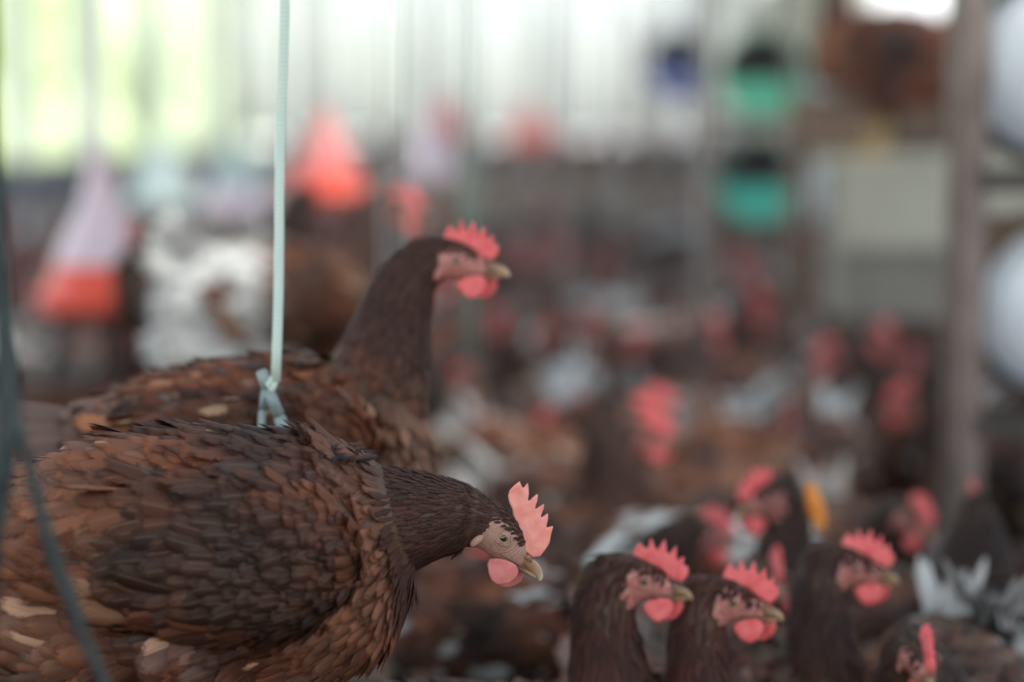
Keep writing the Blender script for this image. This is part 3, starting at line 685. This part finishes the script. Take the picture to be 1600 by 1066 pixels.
NEAR = []          # (x, y, yaw) of every hen on the floor
def remember(r): NEAR.append((r.location.x, r.location.y, r.rotation_euler.z, r.location.z)); return r
hen_at_head('hero', 783, 836, R(7), 'reddish brown hen crouched forward in sharp focus with salmon comb', Y=1.77, pale=0.22, tint=(1.08, .90, .85))
hen_at_head('second', 716, 406, R(6), 'brown hen standing upright behind the crouching hen, red comb raised', Y=2.06, pale=0.12, tint=(1.15, 1.02, .95))
def hen_at(key, px, py, Y, z0, yaw, label, **k):     # the middle of the body is seen at px, stands on z0
    p = at(px, py, Y); return hen(key, (p.x, Y, z0), yaw, label, **k)
P2 = .30; px_ = at(400, 500, 3.5); p2 = empty('slatted_perch', (px_.x - .15, 3.5, 0)); tag(p2, 'higher timber slatted perch farther back on the left under the white tailed hens', 'perch')
for i in range(12): MB().box((0, -.36 + i * .065, P2 - .01), (.84, .034, .02), bev=.002).build('slat', WOOD, p2)
for x in (-.38, .38):
    MB().box((x, 0, P2 - .045), (.04, .76, .05), bev=.003).build('beam', WOOD, p2)
    for y in (-.34, .34): MB().box((x, y, .115), (.045, .045, .23), bev=.003).build('leg', WOOD, p2)
hen_at('white', 445, 500, 3.28, P2, R(22), 'hen with white rump and upright white tail behind the mint rope', pale=1.0, tint=(1.0, .95, .95))
hen_at('white', 425, 480, 3.66, P2, R(75), 'white tailed hen facing away, just beyond the one with the white rump', pale=1.0, tint=(.8, .75, .75))
hen_at('molt', 290, 480, 3.60, P2, R(120), 'pale patched hen left of the white tailed pair on the higher perch', pale=.8, tint=(1.5, 1.4, 1.3))

# hens along the bottom right
hh = lambda *a, **k: remember(hen_at_head(*a, **k))
hh('tall', 1008, 905, R(-6), 'hen with raised neck looking right, leftmost of the row at bottom right', pale=.2, tint=(1.1, .74, .66))
hh('look', 1150, 938, R(-72), 'hen turning its face down beside the leftmost of the bottom right row', pale=.2, tint=(1.25, .78, .66))
hh('look', 1335, 885, R(-62), 'dark hen with raised neck and pale face below the grey brown post', pale=.2, tint=(.75, .6, .62))
hh('walk', 1440, 1032, R(-104), 'hen facing straight on with a thin upright comb at the bottom right corner', pale=.8, tint=(.7, .7, .7))
h5 = hh('tall', 1192, 778, R(-140), 'dark hen with arched pink comb beside the painted orange sunlit fleck', pale=.2, tint=(.7, .7, .7))
hh('alert', 1208, 905, R(-50), 'hen peering out behind the row, red comb and wattle seen end on', Y=2.32, pale=.2, tint=(.8, .75, .75))
remember(hen_at('white', 1535, 900, 2.42, 0, R(82), 'dark hen facing away at bottom right, rounded white tail raised', pale=.6, tint=(.45, .42, .42)))
hh('walk', 1428, 812, R(-80), 'hen with dull pink comb in the dark gap below the nest cabinet', pale=.4, tint=(.7, .7, .7))
_p = at_z(1010, 815, .31); remember(hen('molt', (_p.x, _p.y, 0), R(172), 'white backed hen stooping behind the bottom right row', pale=1.0))
hh('walk', 1230, 660, R(-110), 'hen with bright white hackle and red comb in front of the nest racks', pale=1.0)
hh('tall', 1375, 528, R(-60), 'hen with tall pink red comb under the nest cabinet front', pale=.5)
def back_at(key, px, py, yaw, label, z=.31, **k):      # its back is seen at (px,py)
    p = at_z(px, py, z); return remember(hen(key, (p.x, p.y, 0), yaw, label, **k))
back_at('molt', 1065, 625, R(205), 'pale patched hen in the middle, left of the one with white hackle', pale=1.0)
back_at('moltpeck', 868, 590, R(250), 'white patched hen pecking, first to the right of the upright hen', pale=1.0)
back_at('molt', 985, 510, R(200), 'bright white backed hen in the middle distance below the cords', pale=1.0)
back_at('walk', 1490, 600, R(100), 'hen with upright white tail standing against the near grey brown post', pale=1.0)
back_at('white', 1585, 690, R(150), 'hen with whitish wings at the right edge under the large white tub', pale=.3, tint=(.7, .65, .65))
remember(hen_at('walk', 850, 950, 2.55, 0, R(15), 'dark hen on the floor directly below the focused comb and beak', pale=.3, tint=(.7, .65, .65)))
remember(hen_at('alert', 700, 950, 2.5, 0, R(190), 'pale chested hen under the neck of the crouching hen', pale=1.0, tint=(1.2, 1.1, 1.1)))
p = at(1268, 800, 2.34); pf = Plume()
pf.feathers(np.array([[0, 0, .02]]), np.array([[0, -1.0, 0]]), np.array([[.30, 0, -1.0]]), .050, .017, np.array([[.9, .35, .05, 0]]), .02, 9, 5, curl=.1)  # added feather shape; a sunlit spot put into its orange colour
of = link('sun_fleck', pf.mesh('sun_fleck', [SUN_FLECK]), h5); tag(of, 'added orange feather painted as a sunlit fleck')
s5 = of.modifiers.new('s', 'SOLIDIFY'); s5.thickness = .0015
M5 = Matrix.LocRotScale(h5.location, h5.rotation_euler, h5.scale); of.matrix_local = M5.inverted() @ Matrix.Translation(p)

# ------------------------------------------------------------------ nest racks with round tubs, cabinet
def tub(px, py, Y, r, yaw, mat, label, half=True, depth=.22, group=None):
    """a bucket lying on its side; its mouth (or its base) looks along yaw"""
    p = at(px, py, Y); t = empty('nest_tub', p); t.rotation_euler = (0, 0, yaw); tag(t, label, 'nest tub')
    if group: t['group'] = group
    M = Matrix.Rotation(R(90), 4, 'X')        # local z of the lathe becomes -y: mouth towards -y
    prof = [(r * .99, 0), (r * 1.03, .004), (r * 1.03, -.012), (r, -.014), (r * .84, -depth), (r * .5, -depth - .006), (0.0005, -depth - .008), (.0005, -depth - .004), (r * .82, -depth + .002), (r * .965, -.008), (r * .99, 0)]
    MB().lathe(prof, 48, M).build('shell', mat, t, True)
    if half:
        MB().lathe([(r * .93, -.03), (r * .80, -depth + .012), (r * .4, -depth + .006), (.0005, -depth + .006), (.0005, -depth + .010), (r * .78, -depth + .016), (r * .915, -.03), (r * .93, -.03)], 40, M).build('shade_liner', DSTEEL, t, True)  # dark inner shell added to stand for the shade inside the tub
        n = 24; V = []; 
        for yy in (-.006, .002):
            V += [(r * math.cos(a_), yy, r * math.sin(a_)) for a_ in np.linspace(R(192), R(348), n + 1)]
        F = [tuple(range(n + 1)), tuple(range(2 * n + 1, n, -1))] + [(k, n + 1 + k, n + 2 + k, k + 1) for k in range(n)] + [(n, 2 * n + 1, n + 1, 0)]
        link('front_lip', mesh('front_lip', V, F, False), t, mat)
    return t
def rack(name_label, x0, x1, Y, ztop, shelves, w=.03, depth=.26, post=STEEL):
    t = empty('nest_rack', ((x0 + x1) / 2, Y, 0)); tag(t, name_label, 'rack'); hw = (x1 - x0) / 2
    for sx in (-1, 1):
        for y in (0, depth):
            m = MB().box((sx * hw, y, ztop / 2), (w, .005, ztop)); m.box((sx * hw + w / 2 * sx, y + w / 2, ztop / 2), (.005, w, ztop)); m.build('post', post, t)
    for z in shelves:
        for y in (0, depth): MB().box((0, y, z), (2 * hw, .02, .03)).build('rail', DSTEEL, t)
        MB().box((0, depth / 2, z - .008), (2 * hw, depth, .012)).build('shelf', DSTEEL, t)
    return t
# near rack on the right edge
pA = at(1522, 500, 3.2); ra = rack('tall steel nest rack with the grey brown post on the right', pA.x, pA.x + .46, 3.2, 1.65, (.10, .375, .70, 1.10), w=.029, depth=.10)
# dark sheet with round cut-outs behind its tubs
tub(1655, 105, 3.34, .118, R(-4), WHITEP, 'large white nest tub at the right edge, upper of the near pair', half=False).rotation_euler = (0, 0, R(176))
tub(1660, 478, 3.34, .118, R(-4), WHITEP, 'large white nest tub at the right edge, lower of the near pair', half=False).rotation_euler = (0, 0, R(176))
cxs = at(1655, 105, 3.36), at(1660, 478, 3.36)
for c in cxs:
    n = 48; V = []
    for rr, yy in ((.121, -.02), (.140, -.02), (.140, .02), (.121, .02)): V += [(c.x - (pA.x + .23) + rr * math.cos(2 * math.pi * k / n), .16 + yy, c.z + rr * math.sin(2 * math.pi * k / n)) for k in range(n)]
    F = [(a * n + k, a * n + (k + 1) % n, ((a + 1) % 4) * n + (k + 1) % n, ((a + 1) % 4) * n + k) for a in range(4) for k in range(n)]
    MB().add(V, F).build('tub_ring', DSTEEL, ra)
MB().box((0, .12, .60), (.42, .008, .10)).build('back_board', WOOD, ra)
# middle rack with green tubs, beyond the cabinet
pB = at(1110, 300, 7.9); pB2 = at(1305, 300, 7.9)
rack('middle nest rack holding the green and teal tubs', pB.x, pB2.x, 7.9, 1.25, (.12, .455, .80), w=.022)
tub(1190, 115, 7.95, .137, R(-8), GREEN, 'green nest tub on the upper shelf of the middle rack')
tub(1187, 280, 7.95, .137, R(-8), TEAL, 'teal nest tub on the lower shelf of the middle rack')
tub(1308, 112, 7.99, .125, R(112), WHITEP, 'white nest tub turned side on, upper shelf of the middle rack', half=False, depth=.10)
tub(1308, 300, 7.99, .115, R(112), WHITEP, 'white nest tub turned side on, below the upper white one', half=False, depth=.10)
pC = at(1000, 100, 12); pC2 = at(1100, 100, 12)
rack('far nest rack holding the blue tub', pC.x, pC2.x, 12, 1.35, (.30, .915), w=.02)
tub(1060, 98, 12.05, .16, R(-6), BLUE, 'dark blue nest tub on the far rack')
# cabinet
YC = 5.0; a0 = at(1318, 262, YC); a1 = at(1502, 390, YC); a2 = at(1502, 505, YC)
cb = empty('nest_cabinet', ((a0.x + a1.x) / 2, YC + .16, 0)); tag(cb, 'boxy nest cabinet with pale upper board left of the near post', 'cabinet'); hw = (a1.x - a0.x) / 2
MB().box((0, 0, (a0.z + a2.z) / 2), (2 * hw, .30, a0.z - a2.z - .004), bev=.004).build('box', GREYB, cb)
MB().box((0, -.16, (a0.z + a1.z) / 2), (2 * hw + .01, .014, a0.z - a1.z), bev=.003).build('front_board', PLY, cb)
MB().box((0, -.005, a0.z + .009), (2 * hw + .03, .34, .018), bev=.003).build('top', PLY, cb)
for sx in (-1, 1):
    for y in (-.12, .12): MB().box((sx * (hw - .02), y, a2.z / 2), (.03, .03, a2.z), bev=.002).build('leg', WOOD, cb)
hen('tall', (a0.x + .085, YC + .13, a0.z + .018), R(186), 'reddish brown hen standing on top of the nest cabinet', tint=(1.35, 1.0, .8), pale=.15)
pk = at(1235, 200, 5.6); pk2 = at(1530, 200, 5.6)
t = empty('perch_stand', ((pk.x + pk2.x) / 2, 5.6, 0)); tag(t, 'brown timber board on posts behind the hen on the cabinet', 'perch'); hw = (pk2.x - pk.x) / 2
MB().box((0, 0, pk.z + .01), (2 * hw, .03, .13), bev=.004).build('board', WOOD, t)
for sx in (-1, 1): MB().box((sx * (hw - .03), .03, (pk.z + .07) / 2), (.03, .03, pk.z + .07), bev=.002).build('post', WOOD, t)

# ------------------------------------------------------------------ hanging drinkers
def drinker(px, py, Y, r, bell, cone, label, cordm, tall=2.2, tilt=0):
    """py: lower rim of the bell"""
    p = at(px, py, Y); t = empty('bell_drinker', p); t.rotation_euler = (0, R(tilt), 0); tag(t, label, 'drinker')
    o = [(r * 1.0, 0), (r * .985, .02 * r / .12), (r * .93, r * .30), (r * .80, r * .62), (r * .62, r * .92), (r * .50, r * 1.05)]
    i = [(x - .004, z + (-.004 if k else 0)) for k, (x, z) in enumerate(o)][::-1]
    MB().lathe(o + i + [o[0]], 48).build('bell', bell, t, True)
    MB().lathe([(r * 1.0, 0), (r * 1.06, .0), (r * 1.10, .02), (r * 1.12, .02), (r * 1.08, -.016), (r * .60, -.02), (r * .60, -.012), (r * 1.0, -.008), (r * 1.0, 0)], 48).build('trough', bell, t, True)
    h = r * tall
    MB().lathe([(r * .80, r * .66), (r * .72, r * .92), (r * .56, r * 1.25), (r * .34, r * 1.65), (r * .15, h), (.012, h + .03), (.0005, h + .032)], 40).build('cap', cone, t, True)
    MB().tube([(0, 0, h + .02), (0, 0, 2.74 - p.z)], .006, 8).build('cord', cordm, t)
    return t
drinker(158, 472, 4.3, .104, REDP, PALEP, 'red bell drinker with milky pointed cap on the left', PALEP, 2.5, 0)
drinker(510, 306, 5.6, .092, REDP, PINKP, 'pink red bell drinker above the back of the upright hen', CORDW, 1.9)
drinker(255, 318, 8.0, .115, PALET, PALET, 'mint grey bell drinker behind the red one on the left', CORDW, 1.6)
drinker(372, 330, 6.6, .10, PALEP, PALET, 'milky bell drinker left of the mint rope', CORDW, 1.9)
drinker(672, 275, 7.0, .085, PALEP, PALEP, 'milky bell drinker beyond the raised red comb', CORDW, 2.4)
drinker(700, 215, 10.5, .10, PINKP, PINKP, 'pink bell drinker farthest back beside the green cords', CORDW, 1.6)
drinker(828, 222, 12.5, .11, REDP, PINKP, 'small red bell drinker far back left of the blue tub', CORDW, 1.6)

# ------------------------------------------------------------------ ropes and cords
def on_ceiling(a, b):       # continue the line b->a up to the ceiling
    d = a - b; return a + d * ((2.72 - a.z) / d.z)
rr_ = empty('feed_hanger', at(428, 700, 1.90)); tag(rr_, 'taut mint green rope with two pale strap clips behind the crouching hen', 'rope')
O = rr_.location.copy(); q = lambda px, py, Y=1.90: at(px, py, Y) - O
a_, b_ = at(444, 0, 1.9), at(431, 596, 1.9); top = on_ceiling(a_, b_)
pts = [top.lerp(b_, t) + Vector((.0006 * math.sin(t * 60), 0, 0)) for t in np.linspace(0, 1, 90)]
MB().tube([p_ - O for p_ in pts], .0040, 10).build('rope', ROPE, rr_, True)
def strap(pts, w, t_, name, mat):
    m = MB(); 
    for i in range(len(pts) - 1):
        c = (pts[i] + pts[i + 1]) / 2; d = pts[i + 1] - pts[i]; ang = math.atan2(d.x, d.z); m.box(c, (w, t_, d.length * 1.02), Euler((0, ang, 0)), .0012)
    return m.build(name, mat, rr_, True)
strap([q(408, 578), q(418, 608), q(436, 650), q(450, 690), q(458, 730)], .0095, .004, 'strap', CLIP)
strap([q(414, 606, 1.905), q(410, 640, 1.905), q(407, 690, 1.905), q(405, 730, 1.905)], .0062, .003, 'strap', CLIP)
MB().tube([q(431, 592), q(424, 612), q(418, 600), q(428, 590)], .003, 8).build('knot', ROPE, rr_, True)
# feed pan that the straps carry, hidden low behind the crouching hen
pf_ = at(431, 735, 1.905); MB().lathe([(.0005, .02), (.02, .018), (.045, -.03), (.06, -.06), (.062, -.062), (.058, -.064), (.0005, -.06)], 32).build('feed_cone', PALET, rr_, True).location = pf_ - O

# dark cord loops close to the lens on the left
c_ = empty('dark_cord', at(15, 640, 1.30)); tag(c_, 'dark green cord hanging blurred at the left edge, forked downwards', 'cord'); O = c_.location.copy()
q = lambda px, py, Y=1.36: at(px, py, Y) - O
top = [q(-40, -2200, 1.42), q(-12, -200, 1.40), q(0, 300, 1.38), q(6, 480, 1.40), q(14, 640)]
MB().tube(top + [q(8, 720), q(-4, 820), q(-20, 1000)], [.0030, .0030, .0028, .0046, .0072, .0060, .0044, .004], 10).build('strand', DCORD, c_, True)
cv = [(20, 640), (36, 690), (50, 745), (66, 810), (84, 872), (104, 925), (124, 980), (146, 1030), (172, 1090), (200, 1160)]
MB().tube([q(x, y) for x, y in cv], [.0046, .0030, .0032, .0038, .0046, .0044, .0040, .0034, .0034, .0034], 10).build('strand', DCORD, c_, True)

CL = [(597, 3.0, CORDW, .0016, 'thin grey cord left of the raised red comb'), (632, 2.9, CORDG, .0018, 'thin green grey cord just left of the raised red comb'),
      (722, 3.0, CORDG, .0018, 'green cord directly above the raised red comb, leftmost of three'), (737, 3.1, CORDG, .0018, 'green cord directly above the raised red comb, middle of three'),
      (752, 3.2, CORDG, .0016, 'green cord directly above the raised red comb, rightmost of three'), (1106, 3.6, CORDB, .0022, 'brown cord hanging between the blue and the green tub'),
      (1092, 3.9, CORDW, .0030, 'grey cord hanging beside the blue nest tub'), (1224, 3.4, CORDB, .0016, 'brown cord hanging over the right rim of the green tub'), (1240, 3.5, CORDB, .0020, 'brown cord between the green tub and the white tubs'),
      (1272, 3.2, CORDB, .0012, 'thin brown cord hanging across the white side on tubs'), (560, 4.4, CORDW, .0022, 'grey cord hanging right of the pink drinker'), (487, 4.6, CORDW, .0024, 'grey cord hanging just right of the mint rope'),
      (880, 4.5, CORDW, .0026, 'grey cord hanging in front of the far end wall right of the comb'), (960, 5.0, CORDW, .0030, 'grey cord hanging left of the blue nest tub'), (830, 5.5, CORDW, .0030, 'grey cord hanging in the middle of the house')]
for px, Y, mt, r_, lab in CL:
    p = at(px, 150, Y); m = MB(); z0 = .42 if Y < 4 else .48
    m.tube([(p.x + .0015 * math.sin(z * 7), Y, z) for z in np.linspace(z0, 2.73, 14)], r_, 8)
    o = m.build('hanging_cord', mt, None, True); tag(o, lab, 'cord')
    MB().tube([(p.x + .010 * math.sin(a), Y, z0 - .012 + .012 * math.cos(a)) for a in np.linspace(0, 5.2, 12)], .0014, 6).build('hook', STEEL, o, True)

dk_ = empty('slatted_deck', (.1, 18.3, 0)); tag(dk_, 'long raised slatted deck full of hens before the far end wall', 'deck'); DZ = .34
MB().box((0, 0, DZ - .02), (3.7, 7.2, .04)).build('deck_top', WOOD, dk_)
for x in (-1.75, 0, 1.75):
    for y in (-3.5, 0, 3.5): MB().box((x, y, (DZ - .04) / 2), (.06, .06, DZ - .04)).build('leg', WOOD, dk_)
# ------------------------------------------------------------------ the flock on the floor
def circ(x, y, a): return [(x + .07 * math.cos(a), y + .07 * math.sin(a)), (x - .07 * math.cos(a), y - .07 * math.sin(a))]
PL = []
for (x, y, a, z) in NEAR: PL += circ(x, y, a)
POSTS = [(o.location.x, o.location.y) for o in COL.objects if o.get('category') in ('cabinet',)]
FIX = []
for o in COL.objects:
    if o.name.startswith(('post', 'leg')) and o.parent:
        c = sum((Vector(b) for b in o.bound_box), Vector()) / 8 + o.parent.location; FIX.append((c.x, c.y))
def clear(c, d):
    for x, y in c:
        for u, v in FIX:
            if (x - u) ** 2 + (y - v) ** 2 < .12 ** 2: return False
        for u, v in PL:
            if (x - u) ** 2 + (y - v) ** 2 < d * d: return False
    return True
KINDS = [('alert', .20), ('walk', .24), ('tall', .14), ('turn', .10), ('peck', .10), ('molt', .14), ('moltpeck', .08)]
placed = 0; tries = 0; LIM = 270
random.seed(11)
BOX = [(pA.x, pA.x + .46, 3.2, 3.46), (pB.x, pB2.x, 7.9, 8.16), (pC.x, pC2.x, 12, 12.26), (a0.x, a1.x, 5.0, 5.32)]
bands = [(2.45, 4.2, .168, 100), (4.2, 7.5, .20, 95), (7.5, 21.6, .30, 132)]
for y0, y1, dd, mx_ in bands:
    cnt = 0; tries = 0
    while cnt < mx_ and tries < 9000:
        tries += 1
        Y = math.sqrt(y0 ** 2 + (y1 ** 2 - y0 ** 2) * random.random()); X = (random.random() - .5) * 1.12 * Y * 1600 / FPX
        if X < XL + .25 or X > XR - .25: continue
        Z = DZ if (14.9 < Y < 21.7 and -1.6 < X < 1.8) else 0.0
        if not Z and 14.4 < Y < 22.2 and -2.0 < X < 2.2: continue
        if Y < 3.15 and X < 0.02: continue
        if 3.0 < Y < 4.0 and X < p2.location.x + .56: continue                      # the slatted perch is there
        if Y < 2.9 and X > .02 and random.random() < .35: continue
        if Y < 3.6 and X > .42: continue
        a = random.random() * 2 * math.pi; c = circ(X, Y, a)
        if any(x0_ - .12 < X < x1_ + .12 and y0_ - .12 < Y < y1_ + .12 for x0_, x1_, y0_, y1_ in BOX): continue
        if not clear(c, dd): continue
        key = random.choices([k for k, w in KINDS], [w for k, w in KINDS])[0]
        w = random.random(); pale = 1.0 if key.startswith('molt') else random.choice((.05, .3, .9))
        tint = random.choice(((1, .95, .95), (.6, .58, .6), (1.25, 1.15, 1.1), (.8, .76, .78), (1.5, 1.45, 1.4)))
        side = 'window side' if X < -.08 * Y else ('middle' if X < .10 * Y else 'nest rack side')
        band = {2.45: 'in the near flock', 4.2: 'halfway down the house', 7.5: 'far back'}[y0]
        look = 'white patched' if key.startswith('molt') else ('white tailed' if pale > .8 else ('dark brown' if tint[0] < .9 else ('tan brown' if tint[0] > 1.2 else 'brown')))
        act = 'pecking' if 'peck' in key else ('stooping' if key == 'molt' else ('striding' if key == 'walk' else 'standing'))
        lod = 'full' if Y < 3.3 else ('small' if Y < 6.5 else 'far')
        hen(key, (X, Y, Z), a, '%s hen %s %s, %s' % (look, act, band, side), group='%s hens %s %s %s' % (look, act, band, side), lod=lod, tint=tint, pale=pale, scale=.94 + .12 * random.random())
        PL += c; cnt += 1
    print('band', y0, cnt)

# dust in the air of the house
hz = NT('dust_haze'); vs = hz.n('VolumeScatter'); vs.inputs['Density'].default_value = 0.012; vs.inputs['Anisotropy'].default_value = 0.3; vs.inputs['Color'].default_value = (1, .97, .96, 1)
hz.t.nodes.remove(hz.b); hz.l(vs.outputs[0], hz.out.inputs['Volume'])
o = MB().box((-0.3, 13.2, 1.35), (5.0, 19.4, 2.6)).build('dust_haze', hz.m); tag(o, 'thin pale dust haze hanging in the air along the house', 'haze', kind='stuff')
